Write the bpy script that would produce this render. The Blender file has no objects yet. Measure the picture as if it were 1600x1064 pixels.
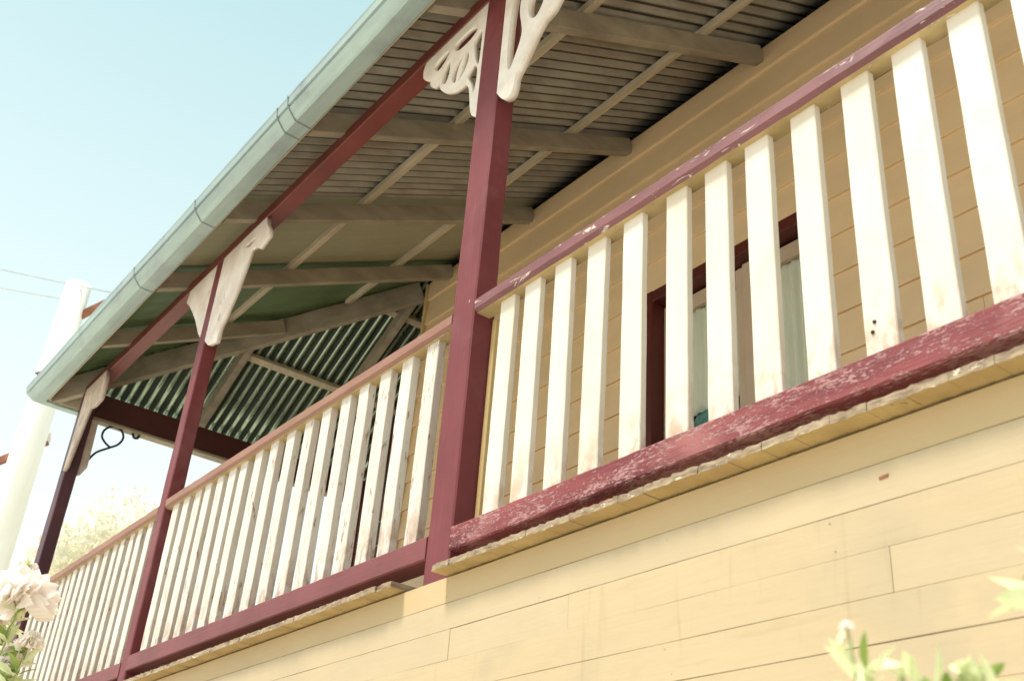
import bpy, bmesh, math, random
from mathutils import Vector, Matrix, noise
random.seed(7)
SC = bpy.context.scene
COL = SC.collection
# ------------------------------------------------------------------ camera
cd = bpy.data.cameras.new("camera")
cam = bpy.data.objects.new("camera", cd); COL.objects.link(cam)
Rw = ((0.6056815, 0.3529894, 0.7131258), (0.7925492, -0.3473907, -0.5011840), (0.0708207, 0.8687452, -0.4901696))
cam.matrix_world = Matrix.Translation((2.752, -1.679, -1.902)) @ Matrix(Rw).to_4x4()
cd.sensor_width = 36.0; cd.lens = 38.476; cd.clip_start = 0.05; cd.clip_end = 3000
cd.dof.use_dof = True; cd.dof.focus_distance = 3.9; cd.dof.aperture_fstop = 5.6
SC.camera = cam
# ------------------------------------------------------------------ light
SUN_EL, SUN_AZ = math.radians(63), math.radians(193)   # azimuth clockwise from +Y
w = bpy.data.worlds.new("World"); SC.world = w; w.use_nodes = True
nt = w.node_tree; bg = nt.nodes["Background"]
sky = nt.nodes.new("ShaderNodeTexSky"); sky.sky_type = 'NISHITA'; sky.sun_disc = False
sky.sun_elevation = SUN_EL; sky.sun_rotation = SUN_AZ
sky.air_density = 1.0; sky.dust_density = 3.0; sky.ozone_density = 1.0
hz = nt.nodes.new("ShaderNodeMix"); hz.data_type = 'RGBA'; hz.inputs[0].default_value = 0.72   # thin bright cloud veil over the blue
tc = nt.nodes.new("ShaderNodeTexCoord"); sx_ = nt.nodes.new("ShaderNodeSeparateXYZ"); nt.links.new(tc.outputs['Generated'], sx_.inputs[0])
mr = nt.nodes.new("ShaderNodeMapRange"); mr.inputs[1].default_value = 0.22; mr.inputs[2].default_value = 0.75; nt.links.new(sx_.outputs[2], mr.inputs[0])
vc = nt.nodes.new("ShaderNodeMix"); vc.data_type = 'RGBA'; vc.inputs[6].default_value = (6.2, 6.5, 5.9, 1); vc.inputs[7].default_value = (2.75, 4.3, 4.1, 1)
nt.links.new(mr.outputs[0], vc.inputs[0]); nt.links.new(vc.outputs[2], hz.inputs[7])
nt.links.new(sky.outputs[0], hz.inputs[6]); nt.links.new(hz.outputs[2], bg.inputs[0]); bg.inputs[1].default_value = 0.15
sd = bpy.data.lights.new("sun", 'SUN'); sd.energy = 4.1; sd.angle = math.radians(12); sd.color = (1.0, 0.95, 0.86)
so = bpy.data.objects.new("sun", sd); COL.objects.link(so)
sdir = Vector((math.sin(SUN_AZ)*math.cos(SUN_EL), math.cos(SUN_AZ)*math.cos(SUN_EL), math.sin(SUN_EL)))
so.rotation_euler = sdir.to_track_quat('Z', 'Y').to_euler()
SC.view_settings.view_transform = 'Standard'; SC.view_settings.look = 'None'
SC.view_settings.exposure = 0.52; SC.view_settings.gamma = 1.0

# ------------------------------------------------------------------ materials
def lin(c):
    return tuple(((v/255.0)/12.92 if v/255.0 <= 0.04045 else ((v/255.0+0.055)/1.055)**2.4) for v in c)
def mat(name, col, col2=None, scale=(3, 3, 3), rough=0.6, metal=0.0, peel=None, peel_amt=0.5, peel_scale=(20, 20, 20),
        bump=0.3, grain=None, spec=0.4, trans=0.0, stain=None, stain_amt=0.4, stain_scale=1.3, peel_mod=None, foot=None, streak=None):
    """painted / weathered surface: two tones of the same colour, optional bare patches, grain and stains"""
    m = bpy.data.materials.new(name); m.use_nodes = True
    t = m.node_tree; N = t.nodes; L = t.links; b = N["Principled BSDF"]
    geo = N.new("ShaderNodeNewGeometry")
    def nz(sc, detail=6, rg=0.6, dist=0.0):
        mp = N.new("ShaderNodeMapping"); mp.inputs['Scale'].default_value = sc; L.new(geo.outputs['Position'], mp.inputs[0])
        n = N.new("ShaderNodeTexNoise"); n.inputs['Scale'].default_value = 1; n.inputs['Detail'].default_value = detail
        n.inputs['Roughness'].default_value = rg; n.inputs['Distortion'].default_value = dist
        L.new(mp.outputs[0], n.inputs['Vector']); return n.outputs['Fac']
    def ramp(f, a, c):
        r = N.new("ShaderNodeMapRange"); r.inputs[1].default_value = a; r.inputs[2].default_value = c
        L.new(f, r.inputs[0]); return r.outputs[0]
    def mix(f, a, c):
        x = N.new("ShaderNodeMix"); x.data_type = 'RGBA'
        L.new(f, x.inputs[0])
        for s, v in ((6, a), (7, c)):
            if isinstance(v, tuple): x.inputs[s].default_value = v + (1,)
            else: L.new(v, x.inputs[s])
        return x.outputs[2]
    c2 = col2 or tuple(v*0.78 for v in col)
    cur = mix(ramp(nz(scale), 0.32, 0.68), col, c2)
    if stain:
        f = ramp(nz((stain_scale,)*3, 4, 0.55, 0.4), 0.52, 0.72)
        mm = N.new("ShaderNodeMath"); mm.operation = 'MULTIPLY'; mm.inputs[1].default_value = stain_amt; L.new(f, mm.inputs[0])
        cur = mix(mm.outputs[0], cur, stain)
    if streak:                                      # thin run marks down the wall and dirt caught along the courses
        sm_ = N.new("ShaderNodeMath"); sm_.operation = 'MULTIPLY'; sm_.inputs[1].default_value = 0.45
        L.new(ramp(nz((26, 26, 2.2), 5, 0.62, 0.3), 0.60, 0.74), sm_.inputs[0]); cur = mix(sm_.outputs[0], cur, streak)
        s2 = N.new("ShaderNodeMath"); s2.operation = 'MULTIPLY'; s2.inputs[1].default_value = 0.35
        L.new(ramp(nz((4, 4, 34), 5, 0.62, 0.3), 0.58, 0.74), s2.inputs[0]); cur = mix(s2.outputs[0], cur, streak)
    if foot:                                        # splashed dirt around the fixings near the bottom rail
        sp = N.new("ShaderNodeSeparateXYZ"); L.new(geo.outputs['Position'], sp.inputs[0])
        zr = N.new("ShaderNodeMapRange"); zr.inputs[1].default_value = -0.62; zr.inputs[2].default_value = -0.80; L.new(sp.outputs[2], zr.inputs[0])
        m1 = N.new("ShaderNodeMath"); m1.operation = 'MULTIPLY'; L.new(zr.outputs[0], m1.inputs[0]); L.new(ramp(nz((28, 28, 14), 5, 0.6, 0.5), 0.46, 0.62), m1.inputs[1])
        cur = mix(m1.outputs[0], cur, foot)
    h = nz(grain or (60, 60, 60), 5, 0.65)
    bp = N.new("ShaderNodeBump"); bp.inputs['Strength'].default_value = bump; bp.inputs['Distance'].default_value = 0.0025
    L.new(h, bp.inputs['Height']); nrm = bp.outputs[0]
    if peel:
        th = 0.72 - 0.3*peel_amt
        pn = nz(peel_scale, 9, 0.68, 0.8)
        if peel_mod:                                # flakes gather in some stretches and leave others sound
            lo = nz((peel_mod, peel_mod*3, peel_mod*6), 4, 0.6); ad = N.new("ShaderNodeMath"); ad.operation = 'MULTIPLY_ADD'; ad.inputs[1].default_value = 0.55; L.new(lo, ad.inputs[0]); L.new(pn, ad.inputs[2])
            sb = N.new("ShaderNodeMath"); sb.operation = 'SUBTRACT'; sb.inputs[1].default_value = 0.285; L.new(ad.outputs[0], sb.inputs[0]); pn = sb.outputs[0]
        pm = ramp(pn, th, th+0.02)
        cur = mix(pm, cur, peel)
        b2 = N.new("ShaderNodeBump"); b2.inputs['Strength'].default_value = 0.8; b2.inputs['Distance'].default_value = 0.0015
        b2.invert = True; L.new(pm, b2.inputs['Height']); L.new(nrm, b2.inputs['Normal']); nrm = b2.outputs[0]
    L.new(cur, b.inputs['Base Color']); L.new(nrm, b.inputs['Normal'])
    rr = ramp(h, 0.2, 0.8); r3 = N.new("ShaderNodeMapRange"); r3.inputs[3].default_value = rough-0.1; r3.inputs[4].default_value = min(1, rough+0.12)
    L.new(rr, r3.inputs[0]); L.new(r3.outputs[0], b.inputs['Roughness'])
    b.inputs['Metallic'].default_value = metal; b.inputs['Specular IOR Level'].default_value = spec
    if trans > 0:
        tr = N.new("ShaderNodeBsdfTranslucent"); L.new(cur, tr.inputs[0])
        ms = N.new("ShaderNodeMixShader"); ms.inputs[0].default_value = trans
        L.new(b.outputs[0], ms.inputs[1]); L.new(tr.outputs[0], ms.inputs[2]); L.new(ms.outputs[0], N["Material Output"].inputs[0])
    return m
XG, YG, ZG = (3, 90, 90), (90, 3, 90), (90, 90, 3)
M = {}
M['post'] = mat('maroon post paint', (0.175, 0.040, 0.044), (0.12, 0.025, 0.029), rough=0.5, spec=0.25, grain=ZG, bump=0.35, peel=(0.55, 0.38, 0.36), peel_amt=0.10, peel_scale=(16, 16, 8), stain=(0.23, 0.085, 0.09), stain_amt=0.6, stain_scale=3)
M['post_dark'] = mat('darker far post colour', (0.09, 0.03, 0.04), (0.06, 0.02, 0.03), rough=0.5, grain=ZG, bump=0.35)  # darker version of the post colour, for the far corner post
M['beam'] = mat('dark red beam paint', (0.17, 0.033, 0.025), (0.11, 0.02, 0.017), rough=0.42, grain=XG, bump=0.35, peel=(0.4, 0.2, 0.15), peel_amt=-0.15, peel_scale=(6, 20, 20))
M['rail_peel'] = mat('flaking maroon rail paint', (0.27, 0.068, 0.07), (0.085, 0.018, 0.026), scale=(1.4, 10, 10), rough=0.6, spec=0.2, grain=(10, 150, 150), bump=1.0, peel=(0.37, 0.19, 0.185), peel_amt=0.66, peel_scale=(55, 190, 190), stain=(0.40, 0.16, 0.15), stain_amt=0.8, stain_scale=3.2, peel_mod=5)
M['rail_mid'] = mat('maroon rail paint', (0.19, 0.048, 0.050), (0.135, 0.032, 0.034), rough=0.5, grain=XG, bump=0.4, peel=(0.75, 0.5, 0.45), peel_amt=0.06, peel_scale=(9, 28, 28))
M['cap_near'] = mat('faded mauve handrail paint', (0.21, 0.082, 0.085), (0.13, 0.045, 0.05), scale=(3, 9, 9), rough=0.5, grain=XG, bump=0.5, peel=(0.62, 0.48, 0.42), peel_amt=0.36, peel_scale=(9, 40, 40))
M['cap_far'] = mat('sun bleached handrail paint', (0.29, 0.145, 0.10), (0.22, 0.10, 0.07), scale=(2, 8, 8), rough=0.55, grain=XG, bump=0.4, peel=(0.55, 0.38, 0.28), peel_amt=0.1, peel_scale=(6, 30, 30), stain=(0.20, 0.14, 0.07), stain_amt=0.5, stain_scale=0.9)
M['rail_under'] = mat('bare cream rail underside', (0.55, 0.42, 0.22), (0.36, 0.26, 0.12), scale=(5, 9, 9), rough=0.7, grain=XG, bump=0.5, peel=(0.75, 0.62, 0.45), peel_amt=0.3, peel_scale=(12, 30, 30))
M['picket'] = mat('cream picket paint', (0.66, 0.59, 0.515), (0.61, 0.535, 0.44), scale=(5, 5, 2), rough=0.5, grain=(120, 120, 5), bump=0.35, peel=(0.42, 0.30, 0.20), peel_amt=0.03, peel_scale=(40, 40, 9), stain=(0.55, 0.44, 0.30), stain_amt=0.4, stain_scale=5, foot=(0.44, 0.31, 0.22))
M['picket_old'] = mat('flaking cream picket paint', (0.64, 0.58, 0.52), (0.54, 0.47, 0.41), scale=(6, 6, 2), rough=0.6, grain=(120, 120, 8), bump=0.7, peel=(0.34, 0.23, 0.17), peel_amt=0.38, peel_scale=(60, 60, 10), foot=(0.34, 0.22, 0.15))
M['wall'] = mat('tan weatherboard paint', (0.78, 0.565, 0.345), (0.71, 0.51, 0.305), scale=(1.5, 1.5, 5), rough=0.5, grain=(6, 60, 60), bump=0.25, stain=(0.58, 0.45, 0.28), stain_amt=0.35, stain_scale=2.0)
M['lower'] = mat('pale yellow cladding paint', (0.475, 0.365, 0.22), (0.425, 0.33, 0.20), scale=(1.2, 1.2, 3), rough=0.55, grain=(5, 60, 60), bump=0.3, peel=(0.33, 0.20, 0.10), peel_amt=0.0, peel_scale=(13, 13, 45), stain=(0.35, 0.28, 0.19), stain_amt=0.7, stain_scale=2.2, streak=(0.33, 0.24, 0.13))
M['lower_ledge_tint'] = mat('cladding tinted for ledge shade', (0.50, 0.365, 0.20), (0.44, 0.32, 0.175), scale=(1.2, 1.2, 3), rough=0.55, grain=(5, 60, 60), bump=0.3, peel=(0.33, 0.20, 0.10), peel_amt=0.02, peel_scale=(13, 13, 45))
M['lower_b'] = mat('pale cladding paint, second tone', (0.465, 0.36, 0.228), (0.42, 0.33, 0.208), scale=(2, 2, 3), rough=0.55, grain=(5, 60, 60), bump=0.3, stain=(0.50, 0.38, 0.23), stain_amt=0.6, stain_scale=2.6)
M['deck'] = mat('weathered board ends', (0.40, 0.31, 0.215), (0.15, 0.105, 0.07), scale=(22, 12, 90), rough=0.9, spec=0.05, grain=(60, 20, 260), bump=0.7, peel=(0.58, 0.48, 0.37), peel_amt=0.42, peel_scale=(18, 18, 60))
M['deck_under'] = mat('yellow painted board undersides', (0.44, 0.31, 0.13), (0.32, 0.21, 0.085), scale=(8, 8, 8), rough=0.7, grain=YG, bump=0.6, peel=(0.22, 0.15, 0.09), peel_amt=0.18, peel_scale=(22, 22, 22))
M['rafter'] = mat('bare brown rafter timber', (0.34, 0.28, 0.205), (0.22, 0.18, 0.13), scale=(9, 2.5, 9), rough=0.75, grain=YG, bump=0.6, stain=(0.46, 0.38, 0.28), stain_amt=0.5, stain_scale=3)
M['purlin'] = mat('pale batten timber', (0.60, 0.51, 0.38), (0.43, 0.36, 0.26), scale=(2.5, 12, 12), rough=0.75, grain=XG, bump=0.6)
M['iron'] = mat('dull corrugated iron', (0.42, 0.41, 0.38), (0.27, 0.26, 0.24), scale=(9, 1.2, 9), rough=0.42, metal=0.45, grain=(25, 25, 25), bump=0.2, stain=(0.22, 0.11, 0.06), stain_amt=0.4, stain_scale=2.0)
M['iron_side'] = mat('green tinged corrugated iron', (0.42, 0.50, 0.38), (0.30, 0.37, 0.27), scale=(3, 3, 3), rough=0.3, metal=0.85, grain=(25, 25, 25), bump=0.15)
M['iron_groove_shade'] = mat('iron grooves coloured as shade', (0.09, 0.08, 0.06), (0.05, 0.045, 0.035), scale=(3, 6, 3), rough=0.8)  # painted shade for the folds between the front ribs
M['iron_side_shade'] = mat('green iron grooves coloured as shade', (0.045, 0.06, 0.04), (0.025, 0.035, 0.025), scale=(3, 6, 3), rough=0.7)  # shade between the side ribs, put in as a dark colour
M['iron_flat'] = mat('olive flat sheet', (0.34, 0.32, 0.21), (0.29, 0.27, 0.18), scale=(1.5, 1.5, 1.5), rough=0.65, grain=(40, 40, 40), bump=0.1)
M['iron_green'] = mat('green flat sheet', (0.11, 0.165, 0.07), (0.08, 0.12, 0.05), scale=(1, 3, 1), rough=0.5, grain=(40, 40, 40), bump=0.1)
M['gutter'] = mat('mint green gutter paint', (0.35, 0.43, 0.405), (0.25, 0.31, 0.31), scale=(1.5, 14, 14), rough=0.4, metal=0.3, grain=(5, 40, 40), bump=0.15, stain=(0.20, 0.21, 0.24), stain_amt=0.7, stain_scale=3)
M['seam'] = mat('gutter joint sealant', (0.20, 0.23, 0.21), rough=0.6)
M['fret'] = mat('white fretwork paint', (0.74, 0.67, 0.61), (0.62, 0.53, 0.47), scale=(14, 14, 14), rough=0.55, bump=0.25, peel=(0.34, 0.22, 0.17), peel_amt=0.08, peel_scale=(26, 26, 26))
M['fret_p'] = mat('flaking white fretwork paint', (0.74, 0.67, 0.62), (0.58, 0.47, 0.42), scale=(9, 9, 6), rough=0.6, bump=0.4, peel=(0.36, 0.25, 0.21), peel_amt=0.28, peel_scale=(20, 20, 10))
M['fret_old'] = mat('grey flaking fretwork paint', (0.62, 0.52, 0.46), (0.40, 0.30, 0.25), scale=(20, 20, 8), rough=0.65, bump=0.8, peel=(0.22, 0.13, 0.10), peel_amt=0.35, peel_scale=(34, 34, 14))
M['wrought'] = mat('blue black wrought iron', (0.02, 0.03, 0.06), rough=0.4, metal=0.4)
M['winred'] = mat('dark red window frame', (0.10, 0.018, 0.012), (0.07, 0.012, 0.01), rough=0.4, grain=ZG)
M['sash'] = mat('beige window sash', (0.55, 0.42, 0.31), (0.47, 0.35, 0.25), rough=0.5, grain=ZG)
M['curtain'] = mat('pale green grey curtain', (0.93, 0.88, 0.80), (0.87, 0.83, 0.75), rough=0.9, spec=0.1, trans=0.0, bump=0.1)
M['teal'] = mat('teal cloth', (0.02, 0.22, 0.26), (0.30, 0.45, 0.42), scale=(40, 40, 40), rough=0.8)
M['dark'] = mat('dark interior', (0.045, 0.028, 0.02), (0.03, 0.02, 0.015), rough=0.8)
M['brown'] = mat('dark brown boards', (0.06, 0.035, 0.025), (0.04, 0.022, 0.018), rough=0.7, grain=XG)
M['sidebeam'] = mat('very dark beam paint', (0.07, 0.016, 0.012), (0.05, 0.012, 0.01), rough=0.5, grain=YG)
M['batten'] = mat('golden batten paint', (0.62, 0.44, 0.20), rough=0.6, grain=ZG)
M['nail'] = mat('rusty nail', (0.26, 0.15, 0.08), (0.36, 0.26, 0.16), scale=(3, 3, 3), rough=0.8)
M['pole'] = mat('overexposed pole timber', (0.92, 0.88, 0.80), (0.86, 0.81, 0.72), scale=(12, 12, 0.8), rough=0.8, grain=ZG, stain=(0.78, 0.70, 0.60), stain_amt=0.3)  # overexposure put into the timber colour, nearly white
M['arm'] = mat('rust brown crossarm timber', (0.34, 0.12, 0.06), (0.18, 0.08, 0.05), rough=0.8)
M['wire'] = mat('grey wire', (0.5, 0.52, 0.52), rough=0.5)
M['ground'] = mat('dry pale grass ground', (0.72, 0.67, 0.55), (0.64, 0.59, 0.48), scale=(0.4, 0.4, 0.4), rough=0.9, grain=(8, 8, 8), bump=0.8)
M['path'] = mat('pale concrete path', (0.55, 0.52, 0.46), (0.48, 0.45, 0.40), scale=(2, 2, 2), rough=0.85)
M['stem'] = mat('pale green stem', (0.38, 0.40, 0.20), rough=0.7)
M['leaf'] = mat('fresh green leaf', (0.16, 0.26, 0.045), (0.30, 0.38, 0.10), scale=(14, 14, 14), rough=0.45, trans=0.35, bump=0.2)
M['leafpale'] = mat('cream variegated leaf', (0.80, 0.80, 0.55), (0.62, 0.70, 0.36), scale=(25, 25, 25), rough=0.5, trans=0.3, bump=0.2)
M['petal'] = mat('white pink petal', (0.95, 0.90, 0.86), (0.95, 0.86, 0.81), scale=(9, 9, 9), rough=0.6, trans=0.5, bump=0.1)
M['bark'] = mat('grey brown bark', (0.22, 0.17, 0.12), rough=0.9, grain=ZG, bump=1)
M['bloom_or_overexposed_foliage'] = mat('overexposed cream foliage', (0.90, 0.84, 0.72), (0.80, 0.78, 0.62), scale=(1.5, 1.5, 1.5), rough=0.8, trans=0.4, bump=0.0)  # ordinary tree foliage, its colour paled to carry the overexposure
M['olive'] = mat('overexposed olive foliage', (0.56, 0.58, 0.38), (0.72, 0.70, 0.48), scale=(1.5, 1.5, 1.5), rough=0.7, trans=0.4, bump=0.0)  # foliage lightened in colour for the same glare
def glass(name):
    m = bpy.data.materials.new(name); m.use_nodes = True; t = m.node_tree; N = t.nodes; L = t.links
    N.remove(N["Principled BSDF"]); fr = N.new("ShaderNodeFresnel"); fr.inputs[0].default_value = 1.5
    a = N.new("ShaderNodeBsdfTransparent"); a.inputs[0].default_value = (0.9, 0.94, 0.9, 1); g = N.new("ShaderNodeBsdfGlossy"); g.inputs['Roughness'].default_value = 0.03
    x = N.new("ShaderNodeMixShader"); L.new(fr.outputs[0], x.inputs[0]); L.new(a.outputs[0], x.inputs[1]); L.new(g.outputs[0], x.inputs[2])
    L.new(x.outputs[0], N["Material Output"].inputs[0]); return m
M['glass'] = glass('window glass')

# ------------------------------------------------------------------ object helpers
def wloc(o):
    v = Vector((0, 0, 0))
    while o: v = v + o.location; o = o.parent
    return v
def obj(name, bm, mats, parent=None, smooth=False, flip=True):
    """links a bmesh (world coordinates) as one mesh object with its origin at its own base"""
    if flip: bmesh.ops.recalc_face_normals(bm, faces=bm.faces)
    vs = [v.co for v in bm.verts]
    lo = Vector([min(c[i] for c in vs) for i in range(3)]); hi = Vector([max(c[i] for c in vs) for i in range(3)])
    org = Vector(((lo.x+hi.x)/2, (lo.y+hi.y)/2, lo.z))
    bmesh.ops.translate(bm, verts=bm.verts, vec=-org)
    me = bpy.data.meshes.new(name); bm.to_mesh(me); bm.free()
    for m in (mats if isinstance(mats, (list, tuple)) else [mats]): me.materials.append(m)
    if smooth:
        for p in me.polygons: p.use_smooth = True
    o = bpy.data.objects.new(name, me); COL.objects.link(o)
    o.location = org - (wloc(parent) if parent else Vector((0, 0, 0)))
    if parent: o.parent = parent
    return o
def empty(name, loc):
    o = bpy.data.objects.new(name, None); o.empty_display_size = 0.2; COL.objects.link(o); o.location = loc; return o
def tag(o, label=None, cat=None, group=None, kind=None):
    for k, v in (('label', label), ('category', cat), ('group', group), ('kind', kind)):
        if v: o[k] = v
    return o
def wob(p, amp, f=6.0, s=0.0):
    return noise.noise_vector(Vector((p.x*f+s, p.y*f, p.z*f)))*amp
def stick(bm, A, B, wd, ht, up=(0, 0, 1), seg=0.25, jit=0.0015, bev=0.004, under=None, frq=6.0):
    """timber member from A to B: width wd across, height ht along up; chamfered, slightly uneven"""
    A = Vector(A); B = Vector(B); d = B-A; Ln = d.length; d.normalize(); up = Vector(up)
    s = d.cross(up).normalized(); u = s.cross(d).normalized(); a, b = wd/2, ht/2; e = min(bev, a*0.6, b*0.6)
    prof = [(-a+e, -b), (a-e, -b), (a, -b+e), (a, b-e), (a-e, b), (-a+e, b), (-a, b-e), (-a, -b+e)]
    n = max(1, int(Ln/seg)); rings = []
    for i in range(n+1):
        c = A + d*(Ln*i/n)
        rings.append([bm.verts.new(c+s*x+u*y+wob(c+s*x*3+u*y*3, jit, frq)) for x, y in prof])
    for i in range(n):
        for k in range(8):
            f = bm.faces.new((rings[i][k], rings[i][(k+1) % 8], rings[i+1][(k+1) % 8], rings[i+1][k]))
            if under is not None and k == 0: f.material_index = under
    bm.faces.new(rings[0][::-1]); bm.faces.new(rings[-1])
def box(bm, x0, x1, y0, y1, z0, z1):
    v = [bm.verts.new((x, y, z)) for x in (x0, x1) for y in (y0, y1) for z in (z0, z1)]
    for q in ((0, 1, 3, 2), (4, 6, 7, 5), (0, 4, 5, 1), (2, 3, 7, 6), (0, 2, 6, 4), (1, 5, 7, 3)): bm.faces.new([v[i] for i in q])
def tube(bm, pts, rad, n=8, r_end=None):
    pts = [Vector(p) for p in pts]; rings = []; prev = None
    for i, p in enumerate(pts):
        d = (pts[min(i+1, len(pts)-1)]-pts[max(i-1, 0)]).normalized()
        ref = prev if prev is not None else (Vector((0, 0, 1)) if abs(d.z) < 0.9 else Vector((1, 0, 0)))
        s = d.cross(ref).normalized() if abs(d.dot(ref)) < 0.99 else d.cross(Vector((0, 1, 0))).normalized()
        u = s.cross(d).normalized(); prev = u
        r = rad if r_end is None else rad+(r_end-rad)*i/(len(pts)-1)
        rings.append([bm.verts.new(p+(s*math.cos(t)+u*math.sin(t))*r) for t in [2*math.pi*k/n for k in range(n)]])
    for i in range(len(pts)-1):
        for k in range(n): bm.faces.new((rings[i][k], rings[i][(k+1) % n], rings[i+1][(k+1) % n], rings[i+1][k]))
    bm.faces.new(rings[0][::-1]); bm.faces.new(rings[-1])
def smoothline(pts, sub=6, closed=False):
    P = [Vector(p) for p in pts]; n = len(P); out = []
    rng = range(n) if closed else range(n-1)
    for i in rng:
        p0 = P[(i-1) % n] if closed or i > 0 else P[0]; p1 = P[i]; p2 = P[(i+1) % n]; p3 = P[(i+2) % n] if closed or i+2 < n else P[-1]
        for k in range(sub):
            t = k/sub
            out.append(0.5*((2*p1)+(p2-p0)*t+(2*p0-5*p1+4*p2-p3)*t*t+(3*p1-p0-3*p2+p3)*t**3))
    if not closed: out.append(P[-1])
    return out
def fret(outline, holes, y, th, plane='xz', x=0.0):
    """a sawn board bracket: outline with holes, real thickness; returns a bmesh"""
    cu = bpy.data.curves.new('tmp', 'CURVE'); cu.dimensions = '2D'; cu.fill_mode = 'BOTH'; cu.extrude = th/2; cu.bevel_depth = 0.0
    for pl in [outline]+holes:
        sp = cu.splines.new('POLY'); sp.points.add(len(pl)-1); sp.use_cyclic_u = True
        for i, p in enumerate(pl): sp.points[i].co = (p[0], p[1], 0, 1)
    to = bpy.data.objects.new('tmp', cu)
    me = bpy.data.meshes.new_from_object(to)
    bm = bmesh.new(); bm.from_mesh(me); bpy.data.objects.remove(to); bpy.data.curves.remove(cu); bpy.data.meshes.remove(me)
    for v in bm.verts:
        a, b, c = v.co
        v.co = Vector((a, y+c, b)) if plane == 'xz' else Vector((x+c, a, b))
    bmesh.ops.remove_doubles(bm, verts=bm.verts, dist=1e-5)
    return bm
def ellipse(cx, cy, rx, ry, n=16, rot=0.0):
    return [(cx+rx*math.cos(t)*math.cos(rot)-ry*math.sin(t)*math.sin(rot), cy+rx*math.cos(t)*math.sin(rot)+ry*math.sin(t)*math.cos(rot)) for t in [2*math.pi*k/n for k in range(n)]]

# ------------------------------------------------------------------ setting
GZ = -3.5
bm = bmesh.new(); n = 60
def gh(x, y): return GZ + (0.05*noise.noise(Vector((x*0.25, y*0.25, 0))) if abs(x) < 60 and abs(y) < 60 else 0)
xs = [-1500, -400, -120]+[-60+2*i for i in range(61)]+[120, 400, 1500]
grid = [[bm.verts.new((x, y, gh(x, y) if abs(y) < 100 and abs(x) < 100 else GZ)) for y in xs] for x in xs]
for i in range(len(xs)-1):
    for j in range(len(xs)-1): bm.faces.new((grid[i][j], grid[i+1][j], grid[i+1][j+1], grid[i][j+1]))
g = obj('ground', bm, M['ground'], smooth=True); tag(g, 'pale sandy ground around the house', None, None, 'structure')
bm = bmesh.new(); stick(bm, (-9, -3.3, GZ+0.06), (9, -3.3, GZ+0.06), 2.2, 0.08, seg=1, jit=0.0)
tag(obj('path', bm, M['path']), 'pale concrete path along the front of the house', None, None, 'structure')

# ------------------------------------------------------------------ the house
H = empty('verandah_house', (0, 1.0, GZ))
tag(H, 'two storey weatherboard house with maroon and cream verandah under a corrugated iron roof', 'house')
D = 1.89; XC = -3.48; SL = 0.487; MS = 0.579; X3 = -5.07
def hipx(y): return X3 + y*SL/MS
def hipy(x): return (x-X3)*MS/SL
# back wall: lapped weatherboards with the window opening
WX0, WX1, WZ0, WZ1 = -1.045, 0.10, 0.30, 1.345
bm = bmesh.new()
def lap(bm, x0, x1, z0, z1, yb=D-0.020, yt=D-0.004, yi=D+0.02):
    n = max(1, int((x1-x0)/0.15)); st = []
    for i in range(n+1):
        x = x0+(x1-x0)*i/n; j = 0.0025*noise.noise(Vector((x*2.3, z0*31, 0))); k = 0.003*noise.noise(Vector((x*3, z0*17, 5)))
        st.append([bm.verts.new(p) for p in ((x, yi, z0+j), (x, yb+k, z0+j), (x, yb+k-0.001, z0+0.006+j), (x, yt, z1+0.012), (x, yi, z1+0.012))])
    for i in range(n):
        for k in range(4): bm.faces.new((st[i][k], st[i][k+1], st[i+1][k+1], st[i+1][k]))
    bm.faces.new(st[0]); bm.faces.new(st[-1][::-1])
zs = [-0.97, -0.76, -0.55, -0.345, -0.135, 0.07, 0.28, 0.488, 0.694, 0.90, 1.108, 1.322, 1.55, 1.76, 1.965, 2.17, 2.384]
for a, b in zip(zs[:-1], zs[1:]):
    jx = random.choice([-2.6, -2.1, -1.5, 0.9, 1.6])+random.uniform(-.2, .2)
    if b > WZ0 and a < WZ1-0.03:
        parts = [(XC+0.03, min(jx, WX0)) if jx < WX0 else (XC+0.03, WX0), (WX1, 3.3)]
        if jx < WX0: parts = [(XC+0.03, jx-0.001), (jx+0.001, WX0), (WX1, 3.3)]
        elif jx > WX1: parts = [(XC+0.03, WX0), (WX1, jx-0.001), (jx+0.001, 3.3)]
    else: parts = [(XC+0.03, jx-0.001), (jx+0.001, 3.3)]
    for p in parts: lap(bm, p[0], p[1], a, b)
lap(bm, XC+0.03, 3.3, 2.384, 2.53, D-0.022, D-0.018)      # frieze board
lap(bm, WX0-0.0, WX1+0.0, WZ1+0.0, 1.40, D-0.014, D-0.010)
obj('front_wall', bm, M['wall'], H)
bm = bmesh.new()
stick(bm, (XC+0.015, D-0.012, -0.97), (XC+0.015, D-0.012, 2.53), 0.03, 0.045, up=(0, 1, 0), jit=0.001)
stick(bm, (XC-0.012, D+0.03, -0.97), (XC-0.012, D+0.03, 2.53), 0.024, 0.06, up=(0, 1, 0), jit=0.001)
obj('corner_board', bm, M['batten'], H)
bm = bmesh.new()                                          # side wall of the upper storey
for a, b in zip(zs, zs[1:]+[2.53]):
    stick(bm, (XC-0.006, D+0.06, (a+b)/2), (XC-0.006, 7.0, (a+b)/2), 0.02, b-a-0.004, seg=0.6, jit=0.001)
obj('side_wall', bm, M['wall'], H)
bm = bmesh.new(); box(bm, XC+0.03, 3.3, D+0.098, 7.0, 2.5, 2.9); box(bm, XC+0.03, 3.3, 3.6, 3.65, -0.97, 2.5)
box(bm, XC+0.03, XC+0.06, D+0.03, 3.6, -0.97, 2.49); box(bm, 3.27, 3.3, D+0.03, 3.6, -0.97, 2.49)
box(bm, XC+0.07, 3.26, D+0.03, 3.59, -1.05, -0.99)
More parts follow.
